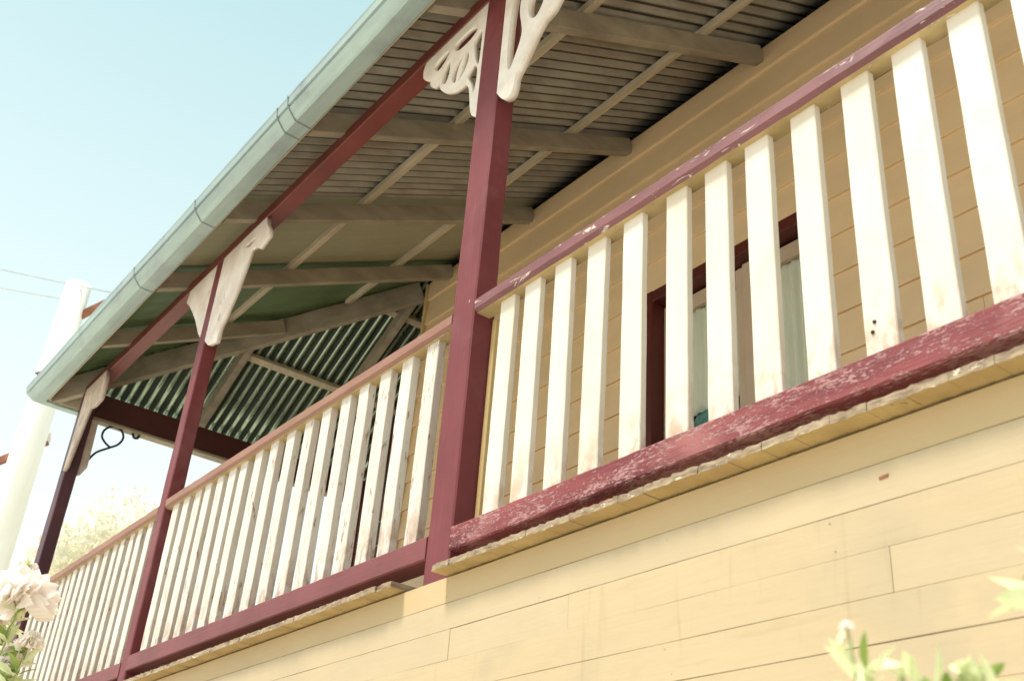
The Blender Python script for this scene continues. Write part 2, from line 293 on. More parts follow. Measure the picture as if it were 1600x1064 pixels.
obj('room', bm, M['dark'], H)
bm = bmesh.new()                                          # dark partition closing the side verandah
for i in range(17): stick(bm, (X3+0.14, 2.35, -0.86+i*0.2), (XC-0.03, 2.35, -0.86+i*0.2), 0.02, 0.19, seg=0.5, jit=0.001)
obj('side_partition', bm, M['brown'], H)
# window
bm = bmesh.new()
fw = 0.045
stick(bm, (WX0+0.03, D+0.02, WZ0), (WX0+0.03, D+0.02, WZ1), 0.06, 0.10, up=(0, 1, 0), jit=0.0008)
stick(bm, (WX1-0.03, D+0.02, WZ0), (WX1-0.03, D+0.02, WZ1), 0.06, 0.10, up=(0, 1, 0), jit=0.0008)
stick(bm, (WX0+0.061, D+0.02, WZ1-0.035), (WX1-0.061, D+0.02, WZ1-0.035), 0.10, 0.07, jit=0.0008)
stick(bm, (WX0+0.061, D+0.02, WZ0+0.03), (WX1-0.061, D+0.02, WZ0+0.03), 0.14, 0.06, jit=0.0008)
win = obj('window', bm, M['winred'], H)
tag(win, 'dark red framed window in the shaded wall')
yS = D+0.075
zT = 1.265; sx = [(WX0+0.062, -0.40), (-0.335, WX1-0.062)]
for k, (a, b) in enumerate(sx):
    bm = bmesh.new()
    stick(bm, (a+0.03, yS, WZ0+0.06), (a+0.03, yS, zT), 0.06, 0.035, up=(0, 1, 0), jit=0.0005)
    stick(bm, (b-0.03, yS, WZ0+0.06), (b-0.03, yS, zT), 0.06, 0.035, up=(0, 1, 0), jit=0.0005)
    stick(bm, (a+0.061, yS, zT-0.045), (b-0.061, yS, zT-0.045), 0.035, 0.085, jit=0.0005)
    stick(bm, (a+0.061, yS, WZ0+0.10), (b-0.061, yS, WZ0+0.10), 0.035, 0.08, jit=0.0005)
    obj('sash', bm, M['sash'], win)
    bm = bmesh.new(); bm.faces.new([bm.verts.new(p) for p in ((a+0.055, yS-0.003, WZ0+0.13), (b-0.055, yS-0.003, WZ0+0.13), (b-0.055, yS-0.003, zT-0.08), (a+0.055, yS-0.003, zT-0.08))])
    obj('glass_pane', bm, M['glass'], win)
bm = bmesh.new(); stick(bm, (-0.3675, yS-0.005, WZ0+0.06), (-0.3675, yS-0.005, zT), 0.063, 0.06, up=(0, 1, 0), jit=0.0005)
obj('mullion', bm, M['sash'], win)
for nm, x0, x1, zb, lab in (('curtain', WX0+0.08, -0.45, 0.585, 'pale green grey curtain behind the left pane of the red window'),
                            ('curtain', -0.31, WX1-0.06, 0.33, 'pale green grey curtain behind the right pane of the red window')):
    bm = bmesh.new(); nx, nz = 48, 12; gr = []
    for i in range(nx+1):
        x = x0+(x1-x0)*i/nx; row = []
        for j in range(nz+1):
            z = zb-0.02*math.sin(i/nx*3.1)+(1.30-zb)*j/nz
            row.append(bm.verts.new((x, D+0.100+0.010*math.sin(i*0.9+0.3*noise.noise(Vector((x*8, z*2, 1)))) + 0.006*noise.noise(Vector((x*20, z*3, 0))), z)))
        gr.append(row)
    for i in range(nx):
        for j in range(nz): bm.faces.new((gr[i][j], gr[i+1][j], gr[i+1][j+1], gr[i][j+1]))
    o = obj(nm, bm, M['curtain'], None, smooth=True); sm = o.modifiers.new('s', 'SOLIDIFY'); sm.thickness = 0.002
    tag(o, lab, 'curtain', 'curtains in the window')
bm = bmesh.new()
bmesh.ops.create_icosphere(bm, subdivisions=3, radius=0.09)
for v in bm.verts: v.co = Vector((v.co.x*0.9, v.co.y*0.35, v.co.z*0.9)); v.co += noise.noise_vector(v.co*14)*0.016; v.co += Vector((-0.74, D+0.118, 0.505))
tag(obj('cushion', bm, M['teal'], None, smooth=True), 'crumpled teal cloth at the bottom corner of the window', 'cloth')

# lower storey cladding
bm = bmesh.new(); YW = -0.010
lz = [-0.962, -1.039, -1.117, -1.203, -1.289, -1.373]
while lz[-1] > GZ: lz.append(lz[-1]-0.086)
GV = [0.0006, 0.0009, 0.0006, 0.00035, 0.0006, 0.0008]+[0.0007]*60
joints = {0: [0.157], 1: [], 2: [0.193, 0.706], 3: [1.618], 4: [-0.9], 5: [0.45]}
for i in range(len(lz)-1):
    js = joints.get(i, [random.uniform(-1.5, 2.5)]); e = [-2.30]+sorted(js)+[3.3]
    for a, b in zip(e[:-1], e[1:]):
        bi = 1 if i == 0 else random.choice((0, 0, 2)); n = max(2, int((b-a)/0.1)); dz = random.uniform(-0.0006, 0.0006); st = []  # top board: warm shade below the ledge is put into its colour
        off = random.uniform(-0.0008, 0.0008)
        for k in range(n+1):
            x = a+0.0006+(b-a-0.0012)*k/n; q = 0.0011*noise.noise(Vector((x*5, i*9.1, 0))); q2 = 0.0012*noise.noise(Vector((x*4, i*3.7, 9)))
            gt = GV[i]*(0.55+0.9*abs(noise.noise(Vector((x*2.2, i*5.0, 3))))); gb = GV[i+1]*(0.55+0.9*abs(noise.noise(Vector((x*2.2, i*5.0+5.0, 3))))); top = lz[i]-gt+q*0.6; bot = lz[i+1]+gb+q*0.6; y0 = YW+off+q2*0.5
            st.append([bm.verts.new(p) for p in ((x, y0+0.02, bot), (x, y0+gb*1.4, bot), (x, y0, bot+gb*1.4), (x, y0, top-gt*1.4), (x, y0+gt*1.4, top), (x, y0+0.02, top))])
        for k in range(n):
            for m_ in range(5):
                fc = bm.faces.new((st[k][m_], st[k][m_+1], st[k+1][m_+1], st[k+1][m_])); fc.material_index = bi
        bm.faces.new(st[0]); bm.faces.new(st[-1][::-1])
# nail heads on the studs
for i in range(len(lz)-1):
    for sx0 in [-2.1+0.45*k for k in range(12)]:
        if random.random() < 0.3: continue
        for zz in (lz[i]-0.016, lz[i+1]+0.016):
            if random.random() < 0.7: continue
            c0 = Vector((sx0+random.uniform(-0.012, 0.012), YW-0.0009, zz+random.uniform(-0.004, 0.004))); r0 = random.uniform(0.0014, 0.0024)
            fc = bm.faces.new([bm.verts.new(c0+Vector((r0*math.cos(t), random.uniform(-.0001, .0001), r0*math.sin(t)))) for t in [k*math.pi/4 for k in range(8)]]); fc.material_index = 3
obj('lower_wall', bm, [M['lower'], M['lower_ledge_tint'], M['lower_b'], M['nail']], H)
bm = bmesh.new(); stick(bm, (1.612, YW-0.001, -1.070), (1.632, YW-0.001, -1.068), 0.003, 0.006, seg=0.01, jit=0.0006, bev=0.0005); obj('rusty_staple', bm, M['arm'], H)
bm = bmesh.new(); box(bm, -2.28, 3.3, YW+0.022, YW+0.06, GZ, -0.97); box(bm, -2.28, -2.24, YW+0.062, 5.0, GZ, -0.97)
obj('wall_backing', bm, M['brown'], H)
bm = bmesh.new(); stick(bm, (-2.345, 0.02, GZ), (-2.345, 0.02, -0.965), 0.085, 0.09, up=(0, 1, 0), jit=0.002)
obj('wall_end_board', bm, M['picket'], H)
# floor deck: boards laid across, with worn ends
x = -5.0; e_ = 0; bm = bmesh.new()
while x < 3.2:
    wdt = 0.088+random.uniform(-0.004, 0.004)
    if x+wdt > -0.012 and x < 0.14:                # the boards stop either side of the near post
        x = 0.146
    if True:
        yo = -0.062+random.uniform(-0.0015, 0.0015)
        if -0.25 < x < 0: yo += 0.010*(1+(x/0.25))
        zt = -0.937+random.uniform(-0.001, 0.001); th = 0.019
        n = 7; top = []; bot = []; tb = []; bb = []
        for k in range(n+1):
            xx = x+0.0005+(wdt-0.001)*k/n
            j = 0.007*noise.noise(Vector((xx*60, 3, 0)))+0.004*noise.noise(Vector((xx*190, 1, 0)))
            jz = 0.004*noise.noise(Vector((xx*45, 8, 0)))+0.002*noise.noise(Vector((xx*160, 4, 0)))
            top.append(bm.verts.new((xx, yo+j, zt+jz*0.7))); bot.append(bm.verts.new((xx, yo+j*0.4-0.002, zt-th+jz*0.7)))
            tb.append(bm.verts.new((xx, 2.0 if xx > XC else 5.0, zt))); bb.append(bm.verts.new((xx, 2.0 if xx > XC else 5.0, zt-th)))
        for k in range(n):
            bm.faces.new((top[k], bot[k], bot[k+1], top[k+1])); bm.faces.new((top[k], top[k+1], tb[k+1], tb[k]))
            f = bm.faces.new((bot[k], bb[k], bb[k+1], bot[k+1])); f.material_index = 1
            bm.faces.new((tb[k], tb[k+1], bb[k+1], bb[k]))
        bm.faces.new((top[0], tb[0], bb[0], bot[0])); bm.faces.new((top[n], bot[n], bb[n], tb[n]))
    x += wdt
obj('floor_deck', bm, [M['deck'], M['deck_under']], H)

# posts ------------------------------------------------------------
PZ = 1.475
def post(x0, x1, y0, y1, z0, z1, nm='verandah_post'):
    bm = bmesh.new(); stick(bm, ((x0+x1)/2, (y0+y1)/2, z0), ((x0+x1)/2, (y0+y1)/2, z1), x1-x0, y1-y0, up=(0, 1, 0), seg=0.12, jit=0.0022, bev=0.005, frq=4)
    return obj(nm, bm, M['post'], H)
P1 = post(0.0, 0.131, 0.0, 0.085, -0.985, PZ); tag(P1, 'thick pinkish maroon post nearest the camera')
bm = bmesh.new(); stick(bm, (0.142, 0.088, -0.80), (0.142, 0.088, -0.06), 0.020, 0.026, up=(0, 1, 0), jit=0.001); obj('edge_batten', bm, M['batten'], P1)
P2 = post(-2.665, -2.572, 0.0, 0.078, -0.985, PZ)
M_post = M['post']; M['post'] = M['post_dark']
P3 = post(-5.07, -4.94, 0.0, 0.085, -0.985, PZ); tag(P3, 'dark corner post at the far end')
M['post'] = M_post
for xx in (-5.005, -2.62, 0.065):
    if xx < -2.4:
        bm = bmesh.new(); stick(bm, (xx, 0.045, GZ), (xx, 0.045, -0.99), 0.10, 0.09, up=(0, 1, 0), seg=0.3); obj('lower_post', bm, M['picket'], H)
bm = bmesh.new(); stick(bm, (-5.005, 2.37, GZ), (-5.005, 2.37, PZ), 0.11, 0.09, up=(0, 1, 0), seg=0.3); obj('verandah_post', bm, M['post'], H)
# front beam and side beam
bm = bmesh.new(); stick(bm, (-5.07, 0.044, PZ+0.036), (3.3, 0.044, PZ+0.036), 0.088, 0.07, seg=0.2, jit=0.002, bev=0.004); obj('verandah_beam', bm, M['beam'], H)
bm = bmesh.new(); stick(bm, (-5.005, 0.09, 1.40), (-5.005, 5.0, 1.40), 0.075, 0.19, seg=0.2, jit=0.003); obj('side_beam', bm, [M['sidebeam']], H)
bm = bmesh.new(); stick(bm, (-4.995, 0.09, 1.293), (-4.995, 5.0, 1.293), 0.085, 0.022, seg=0.2, jit=0.004, frq=9); obj('beam_trim', bm, M['rafter'], H)

# brackets ---------------------------------------------------------
def arcs(*segs):
    out = []
    for sg in segs:
        q = [(p.x, p.z) for p in smoothline([(a, 0, b) for a, b in sg], 5)]
        out += q if not out else q[1:]
    return out
def blob(pl): return [(p.x, p.z) for p in smoothline([(a, 0, b) for a, b in pl], 4, True)]
o1 = [(0.0, 1.474)]+arcs([(-0.465, 1.474), (-0.478, 1.43), (-0.468, 1.385), (-0.435, 1.352), (-0.402, 1.335)], [(-0.402, 1.335), (-0.398, 1.30), (-0.375, 1.272), (-0.345, 1.265), (-0.322, 1.272)],
      [(-0.322, 1.272), (-0.312, 1.225), (-0.275, 1.178), (-0.225, 1.142), (-0.17, 1.118), (-0.115, 1.112)], [(-0.115, 1.112), (-0.082, 1.07), (-0.064, 1.00), (-0.052, 0.94), (-0.032, 0.895), (0.0, 0.872)])
h1 = [blob([(-0.148, 1.305), (-0.190, 1.290), (-0.222, 1.240), (-0.215, 1.190), (-0.190, 1.175), (-0.186, 1.215), (-0.170, 1.260)]), blob([(-0.130, 1.298), (-0.108, 1.262), (-0.118, 1.212), (-0.150, 1.172), (-0.170, 1.168), (-0.152, 1.210), (-0.143, 1.255)]),
      blob([(-0.075, 1.320), (-0.028, 1.345), (-0.026, 1.16), (-0.056, 1.205), (-0.070, 1.26)]), blob([(-0.100, 1.145), (-0.060, 1.180), (-0.030, 1.12), (-0.040, 1.02), (-0.066, 1.08)]),
      blob([(-0.300, 1.31), (-0.262, 1.345), (-0.248, 1.28), (-0.268, 1.225), (-0.298, 1.245)]), blob([(-0.230, 1.41), (-0.12, 1.415), (-0.060, 1.38), (-0.11, 1.350), (-0.205, 1.355)]), blob([(-0.385, 1.40), (-0.29, 1.42), (-0.275, 1.385), (-0.345, 1.345)])]
obj('fretwork_bracket', fret(o1, h1, 0.014, 0.020), M['fret'], P1)
mir = lambda pl, x0, sx=1.0: [(x0-p[0]*sx, p[1]) for p in pl]
o2 = [(0.132, 1.474), (0.132, 0.895)]+arcs([(0.150, 0.868), (0.175, 0.838), (0.205, 0.824), (0.228, 0.832), (0.240, 0.862)], [(0.240, 0.862), (0.245, 0.905), (0.272, 0.935), (0.31, 0.985), (0.355, 1.045), (0.385, 1.075)],
      [(0.385, 1.075), (0.44, 1.09), (0.485, 1.14), (0.53, 1.22)], [(0.53, 1.22), (0.60, 1.26), (0.655, 1.33), (0.67, 1.42), (0.655, 1.474)])
h2 = [blob([(0.205, 1.44), (0.178, 1.25), (0.178, 1.05), (0.198, 0.965), (0.235, 1.02), (0.262, 1.11), (0.236, 1.24), (0.245, 1.38)]), blob([(0.315, 1.14), (0.355, 1.13), (0.395, 1.20), (0.395, 1.30), (0.355, 1.36), (0.305, 1.30), (0.290, 1.21)]), blob([(0.45, 1.19), (0.50, 1.25), (0.56, 1.34), (0.58, 1.41), (0.47, 1.42), (0.435, 1.33)])]
obj('fretwork_bracket', fret(o2, h2, 0.016, 0.030), M['fret'], P1)
o3 = [(-2.571, 1.474), (-2.02, 1.474), (-1.99, 1.41), (-1.94, 1.35), (-1.93, 1.31), (-2.034, 1.277), (-2.10, 1.32), (-2.16, 1.33), (-2.19, 1.25), (-2.24, 1.12), (-2.32, 1.00), (-2.37, 0.93), (-2.375, 0.845), (-2.50, 0.875), (-2.571, 0.93)]
obj('fretwork_bracket', fret(o3, [ellipse(-2.42, 1.02, 0.018, 0.028, 10), blob([(-2.26, 1.40), (-2.17, 1.405), (-2.12, 1.385), (-2.19, 1.365)])], 0.012, 0.024), M['fret_p'], P2)
o4 = [(-2.666, 1.474), (-3.06, 1.474), (-3.08, 1.40), (-3.00, 1.34), (-2.93, 1.274), (-2.83, 1.174), (-2.76, 1.09), (-2.72, 1.04), (-2.666, 0.99)]
obj('fretwork_bracket', fret(o4, [ellipse(-2.70, 1.31, 0.012, 0.02, 8)], 0.012, 0.024), M['fret_p'], P2)
o5 = [(-4.939, 1.474), (-4.50, 1.474), (-4.46, 1.36), (-4.47, 1.24), (-4.60, 1.23), (-4.72, 1.25), (-4.79, 1.10), (-4.86, 0.95), (-4.90, 0.86), (-4.939, 0.84)]
obj('fretwork_bracket', fret(o5, [ellipse(-4.85, 1.2, 0.02, 0.05, 8)], 0.0, 0.028), M['fret_old'], P3)
o6 = [(0.088, 1.28), (0.135, 1.28), (0.142, 1.06), (0.145, 0.92), (0.115, 0.86), (0.088, 0.85)]
b6 = obj('side_bracket', fret(o6, [], 0, 0.045, 'yz', -4.985), M['fret_old'], P3)
bm = bmesh.new()
tube(bm, smoothline([(-4.99, y, z) for y, z in [(0.140, 0.98), (0.182, 1.057), (0.259, 1.118), (0.318, 1.165), (0.342, 1.225), (0.316, 1.275), (0.250, 1.287), (0.200, 1.245), (0.192, 1.19), (0.225, 1.15), (0.262, 1.13)]]), 0.0085, 8)
tube(bm, smoothline([(-4.99, 0.40, 1.29), (-4.99, 0.415, 1.255), (-4.99, 0.445, 1.26), (-4.99, 0.45, 1.29)]), 0.010, 8)
obj('iron_scroll', bm, M['wrought'], P3, smooth=True)

# balustrades --------------------------------------------------------
nearx = [0.242, 0.375, 0.525, 0.672, 0.831, 1.0, 1.142, 1.286, 1.434, 1.585, 1.725, 1.867, 2.010, 2.155, 2.30, 2.44, 2.58]
mx = [-2.503, -2.369, -2.231, -2.101, -1.961, -1.834, -1.715, -1.558, -1.406, -1.252, -1.093, -0.943, -0.785, -0.648, -0.49, -0.347, -0.179]
fx = [-4.86, -4.72, -4.57, -4.43, -4.31, -4.185, -4.06, -3.936, -3.799, -3.665, -3.517, -3.37, -3.245, -3.107, -2.985, -2.838]
def balustrade(x0, x1, caps, bots, xs_, pm, pw, lab, rz=0.0, bz=0.0):
    bm = bmesh.new()
    stick(bm, (x0, 0.038, -0.029+rz), (x1, 0.038, -0.029), 0.078, 0.058, seg=0.06, jit=0.0022, bev=0.012, under=1, frq=11)
    cap = obj('balustrade', bm, caps, H); tag(cap, lab)
    bm = bmesh.new()
    stick(bm, (x0, 0.042, -0.8375+bz), (x1, 0.042, -0.8375), 0.088, 0.075, seg=0.03 if pm == 'picket' else 0.06, jit=0.0014 if pm == 'picket' else 0.0012, bev=0.0045, under=None, frq=13)
    obj('bottom_rail', bm, bots, cap)
    for i, xx in enumerate(xs_):
        wd = pw+random.uniform(-0.003, 0.003); c = xx+wd/2; tl = random.uniform(-0.004, 0.004); zt = -0.056+rz*(x1-c)/(x1-x0)
        bm = bmesh.new(); stick(bm, (c, 0.0385, -0.802+bz*(x1-c)/(x1-x0)), (c+tl*0.5, 0.0385+random.uniform(-0.003, 0.003), zt), wd, 0.023 if pm == 'picket' else 0.032, up=(0, 1, 0), seg=0.08, jit=0.0014, bev=0.0025, frq=8)
        if pm == 'picket' and i == 9:
            pass
        p = obj('baluster', bm, M[pm], cap)
        if pm == 'picket' and i == 9:
            for dz in (0.0, 0.022):
                b2 = bmesh.new(); bmesh.ops.create_uvsphere(b2, u_segments=10, v_segments=6, radius=0.0045)
                for v in b2.verts: v.co = v.co*Vector((1, 0.5, 1)).length/1.5+Vector((c-0.018+dz*0.3, 0.0262, -0.735+dz))
                obj('nail_head', b2, M['dark'], cap)
balustrade(0.1315, 3.3, [M['cap_near'], M['rail_under']], M['rail_peel'], nearx, 'picket', 0.077, 'balustrade with wide cream pickets and a badly flaking bottom rail')
balustrade(-2.571, -0.0005, [M['cap_far'], M['rail_under']], M['rail_mid'], mx, 'picket_old', 0.074, 'balustrade between the two nearer posts, its pickets flaking', rz=0.012, bz=0.018)
balustrade(-4.939, -2.666, [M['cap_far'], M['rail_under']], M['rail_mid'], fx, 'picket_old', 0.068, 'balustrade of the farthest bay', bz=0.0)
bm = bmesh.new(); stick(bm, (-5.0, 0.09, -0.029), (-5.0, 2.32, -0.029), 0.07, 0.058); sc = obj('balustrade', bm, M['cap_far'], H)
bm = bmesh.new(); stick(bm, (-5.0, 0.09, -0.84), (-5.0, 2.32, -0.84), 0.08, 0.07); obj('bottom_rail', bm, M['rail_mid'], sc)
for i in range(16):
    bm = bmesh.new(); y = 0.17+i*0.135; stick(bm, (-5.0, y, -0.805), (-5.0, y, -0.058), 0.02, 0.072, up=(0, 1, 0)); obj('baluster', bm, M['picket_old'], sc)

# roof ---------------------------------------------------------------
RB = 1.53; rh = 0.105; rv = rh*math.sqrt(1+SL*SL)
rot = Vector((0, 1, SL)).normalized(); rup = Vector((0, -SL, 1)).normalized()
roof = None
SZ = RB+rv+0.037+0.010
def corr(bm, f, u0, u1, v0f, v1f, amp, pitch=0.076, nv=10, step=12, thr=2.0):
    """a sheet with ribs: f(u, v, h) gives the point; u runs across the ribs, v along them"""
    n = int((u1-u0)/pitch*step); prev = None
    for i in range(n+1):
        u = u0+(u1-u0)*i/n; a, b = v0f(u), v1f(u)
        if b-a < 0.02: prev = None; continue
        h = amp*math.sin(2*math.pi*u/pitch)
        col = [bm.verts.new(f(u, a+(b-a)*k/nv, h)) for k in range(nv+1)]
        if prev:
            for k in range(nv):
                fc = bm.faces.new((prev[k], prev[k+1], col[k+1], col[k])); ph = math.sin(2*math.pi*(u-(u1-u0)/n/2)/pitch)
                if ph > thr: fc.material_index = 1  # recessed faces take the dark colour that imitates rib shading
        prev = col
def sheet(name, mt, fn, thick=0.0012, parent=None):
    bm = bmesh.new(); fn(bm); o = obj(name, bm, list(mt) if isinstance(mt, (list, tuple)) else mt, parent or H, smooth=True, flip=False)
    s = o.modifiers.new('gauge', 'SOLIDIFY'); s.thickness = thick; s.offset = 0; return o
ff = lambda x, y, h: Vector((x, y, SZ+SL*y))+rup*(h+0.002*noise.noise(Vector((x*1.3, y*2, 0))))
y0f = lambda x: -0.285
y1f = lambda x: min(1.985, hipy(x)+0.05)
roof = sheet('roof_sheet', (M['iron'], M['iron_groove_shade']), lambda bm: corr(bm, ff, -2.19, 3.3, y0f, y1f, 0.012, thr=0.6))
tag(roof, 'corrugated iron roof over the nearer bays')
ffl = lambda x, y, h: Vector((x, y, SZ+SL*y-0.012))+rup*h
ffl2 = lambda x, y, h: Vector((x, y, SZ+SL*y-0.016))+rup*h
tag(sheet('roof_sheet', M['iron_flat'], lambda bm: corr(bm, ffl, -3.16, -2.13, y0f, y1f, 0.0012)), 'flat olive roof sheet')
tag(sheet('roof_sheet', M['iron_green'], lambda bm: corr(bm, ffl2, -4.15, -3.10, y0f, y1f, 0.002, 0.152)), 'flat dark green roof sheet')
sheet('roof_sheet', M['iron_green'], lambda bm: corr(bm, ff, -5.32, -4.155, y0f, y1f, 0.008))
sup = Vector((-MS, 0, 1)).normalized()
fs = lambda y, x, h: Vector((x, y, SZ+MS*(x-X3)))+sup*h
tag(sheet('side_roof_sheet', (M['iron_side'], M['iron_side_shade']), lambda bm: corr(bm, fs, -0.20, 5.0, lambda y: -5.24, lambda y: min(hipx(y), XC+0.05), 0.012, thr=-0.35)), 'corrugated iron of the side slope, shade coloured dark green between its bright ribs')
def raf(bm, x, y0, y1, wd=0.05):
    c = lambda y: Vector((x, y, RB+SL*y+rv/2))
    stick(bm, c(y0), c(y1), wd, rh, up=rup, seg=0.15, jit=0.003, bev=0.003, frq=5)
for x, y1 in ((2.95, 1.87), (1.92, 1.87), (0.875, 1.87), (-0.163, 1.87), (-1.212, 1.87), (-2.185, 1.87), (-3.15, 1.87), (-4.13, 1.05)):
    bm = bmesh.new(); raf(bm, x, -0.19, y1, 0.052); obj('rafter', bm, M['rafter'], H)
hb = bmesh.new()                                           # hip rafter
a = Vector((-5.22, -0.178, 0)); b = Vector((XC-0.03, D-0.04, 0))
a.z = RB+SL*a.y+0.045; b.z = RB+SL*b.y+0.045
stick(hb, a, b, 0.05, 0.175, seg=0.15, jit=0.004, frq=4); obj('hip_rafter', hb, M['rafter'], H)
for y in (0.62, 1.405):
    xa = hipx(y)+0.05
    bm = bmesh.new(); c = lambda x: Vector((x, y, RB+SL*y+rv+0.0175)); stick(bm, c(xa), c(3.3), 0.055, 0.033, up=rup, seg=0.12, jit=0.003, bev=0.003); obj('purlin', bm, M['purlin'], H)
for y in (0.92, 1.83, 2.6, 3.4):                           # side slope rafters
    xe = min(hipx(y)-0.03, XC-0.02); q = lambda x: Vector((x, y, RB+MS*(x-X3)+rv/2+0.0))
    bm = bmesh.new(); stick(bm, q(-5.18), q(xe), 0.055, 0.10, up=sup, seg=0.15, jit=0.003); obj('rafter', bm, M['rafter'], H)
for x, ya in ((-4.52, 0.72), (-3.80, 1.56)):
    bm = bmesh.new(); q = lambda y: Vector((x, y, RB+MS*(x-X3)+rv+0.010)); stick(bm, q(ya), q(5.0), 0.055, 0.05, up=sup, seg=0.15, jit=0.003); obj('purlin', bm, M['purlin'], H)
bm = bmesh.new()
stick(bm, (X3-0.22, -0.262, SZ-0.262*SL+0.022), (XC, D, SZ+D*SL+0.022), 0.26, 0.01, seg=0.3); obj('hip_cap', bm, M['iron'], H)
# fascia, gutter
bm = bmesh.new(); stick(bm, (-5.19, -0.198, 1.475), (3.3, -0.198, 1.475), 0.014, 0.12, seg=0.3, jit=0.002); stick(bm, (-5.20, -0.19, 1.475), (-5.20, 5.0, 1.475), 0.014, 0.12, seg=0.3, jit=0.002)
obj('fascia', bm, M['purlin'], H)
prof = [(-0.207, 1.505), (-0.207, 1.408), (-0.212, 1.404), (-0.283, 1.406), (-0.293, 1.413), (-0.325, 1.450), (-0.329, 1.460), (-0.310, 1.466), (-0.338, 1.470), (-0.342, 1.505), (-0.346, 1.512), (-0.346, 1.522), (-0.336, 1.526), (-0.328, 1.520)]
gs = 0.75
def gpt(x, p):   # front run
    sag = 0.006*math.sin(x*1.1+0.4)+0.003*math.sin(x*3.1)
    return Vector((x, p[0], p[1]-0.008+sag))
bm = bmesh.new(); rows = []
xsn = [3.3-0.1*i for i in range(85)]
xsn = [x for x in xsn if x > -5.15]
for x in xsn: rows.append([bm.verts.new(gpt(x, p)) for p in prof])
rows.append([bm.verts.new(Vector((-5.20+(p[0]+0.207)*0.9, p[0], p[1]-0.008+0.006*math.sin(-5.3*1.1+.4)))) for p in prof])
for i in range(1, 50): rows.append([bm.verts.new(Vector((-5.20+(p[0]+0.207)*0.9, -0.19+i*0.1, p[1]-0.008))) for p in prof])
for r0, r1 in zip(rows[:-1], rows[1:]):
    for k in range(len(prof)-1): bm.faces.new((r0[k], r0[k+1], r1[k+1], r1[k]))
gut = obj('gutter', bm, M['gutter'], H, flip=False)
s = gut.modifiers.new('gauge', 'SOLIDIFY'); s.thickness = 0.0016; s.offset = 0
for x in (-3.10, -2.19, -1.22, -1.11, 0.0, 1.1):
    bm = bmesh.new(); r0 = []; r1 = []
    for p in prof[1:-2]:
        n_ = Vector((0, -0.0022 if p[0] < -0.21 else 0, -0.0022))
        r0.append(bm.verts.new(gpt(x-0.0025, p)+n_)); r1.append(bm.verts.new(gpt(x+0.0025, p)+n_))
    for k in range(len(r0)-1): bm.faces.new((r0[k], r0[k+1], r1[k+1], r1[k]))
    o = obj('seam', bm, M['seam'], gut, flip=False); s = o.modifiers.new('t', 'SOLIDIFY'); s.thickness = 0.0015
bm = bmesh.new()                                           # cream pipe elbow below the far bay
tube(bm, smoothline([(-2.78, -0.09, GZ), (-2.78, -0.09, -1.15), (-2.79, -0.08, -0.98), (-2.86, -0.02, -0.93), (-2.95, 0.03, -0.93)]), 0.038, 12)
obj('drain_pipe', bm, M['picket'], H, smooth=True)

# ------------------------------------------------------------------ power pole and wires
def wire(name, a, b, sag, lab):
    a = Vector(a); b = Vector(b); bm = bmesh.new()
    tube(bm, [a.lerp(b, t/24)-Vector((0, 0, sag*4*(t/24)*(1-t/24))) for t in range(25)], 0.007, 6)
    tag(obj(name, bm, M['wire'], None, smooth=True), lab, 'cable', 'power lines to the pole')
bm = bmesh.new(); tube(bm, [(-11.5, 0.9, GZ), (-11.48, 0.9, 0), (-11.42, 0.9, 3), (-11.40, 0.9, 5.75)], 0.24, 16, 0.17)
pole = obj('utility_pole', bm, M['pole'], None, smooth=True); tag(pole, 'overexposed pale timber power pole beyond the far corner of the verandah', 'utility pole')
for a, b in (((-11.42, 0.90, 5.17), (-11.10, 1.30, 5.55)), ((-12.2, 0.45, 3.05), (-11.5, 1.12, 3.5))):
    bm = bmesh.new(); stick(bm, a, b, 0.07, 0.09, seg=0.1, jit=0.01); c_ = obj('crossarm', bm, M['arm'], pole)
    bm = bmesh.new(); q = Vector(b); tube(bm, [q, q+Vector((0, 0, 0.05)), q+Vector((0, 0, 0.07)), q+Vector((0, 0, 0.12))], 0.035, 10, 0.02); obj('insulator', bm, M['petal'], c_)
wire('power_line', (-11.10, 1.30, 5.67), (-13.6, -9.0, 5.9), 0.25, 'thin grey power line, the upper of the two at the pole')
wire('power_line', (-11.40, 0.9, 5.50), (-13.8, -9.0, 5.5), 0.25, 'thin grey power line, the lower of the two at the pole')

# ------------------------------------------------------------------ vegetation
def leaf(bm, p, d, ln, wd, up=None, mi=0, curl=0.25):
    d = Vector(d).normalized(); up = up or Vector((random.uniform(-1, 1), random.uniform(-1, 1), random.uniform(0.2, 1)))
    s = d.cross(up)
    if s.length < 1e-3: s = d.cross(Vector((1, 0, 0)))
    s.normalize(); nn = s.cross(d).normalized(); p = Vector(p); L_, C_, R_ = [], [], []
    n = 5
    for i in range(n+1):
        t = i/n; wv = wd*math.sin(math.pi*min(1, t*0.97+0.03))**0.8*(1-0.25*t)/2; c = p+d*(ln*t)-nn*(curl*ln*t*t)
        C_.append(bm.verts.new(c)); L_.append(bm.verts.new(c+s*wv+nn*wv*0.35)); R_.append(bm.verts.new(c-s*wv+nn*wv*0.35))
    for i in range(n):
        for a, b in ((L_, C_), (C_, R_)):
            f = bm.faces.new((a[i], b[i], b[i+1], a[i+1])); f.material_index = mi; f.smooth = True
def rnd(s=1.0): return Vector((random.gauss(0, s), random.gauss(0, s), random.gauss(0, s)))
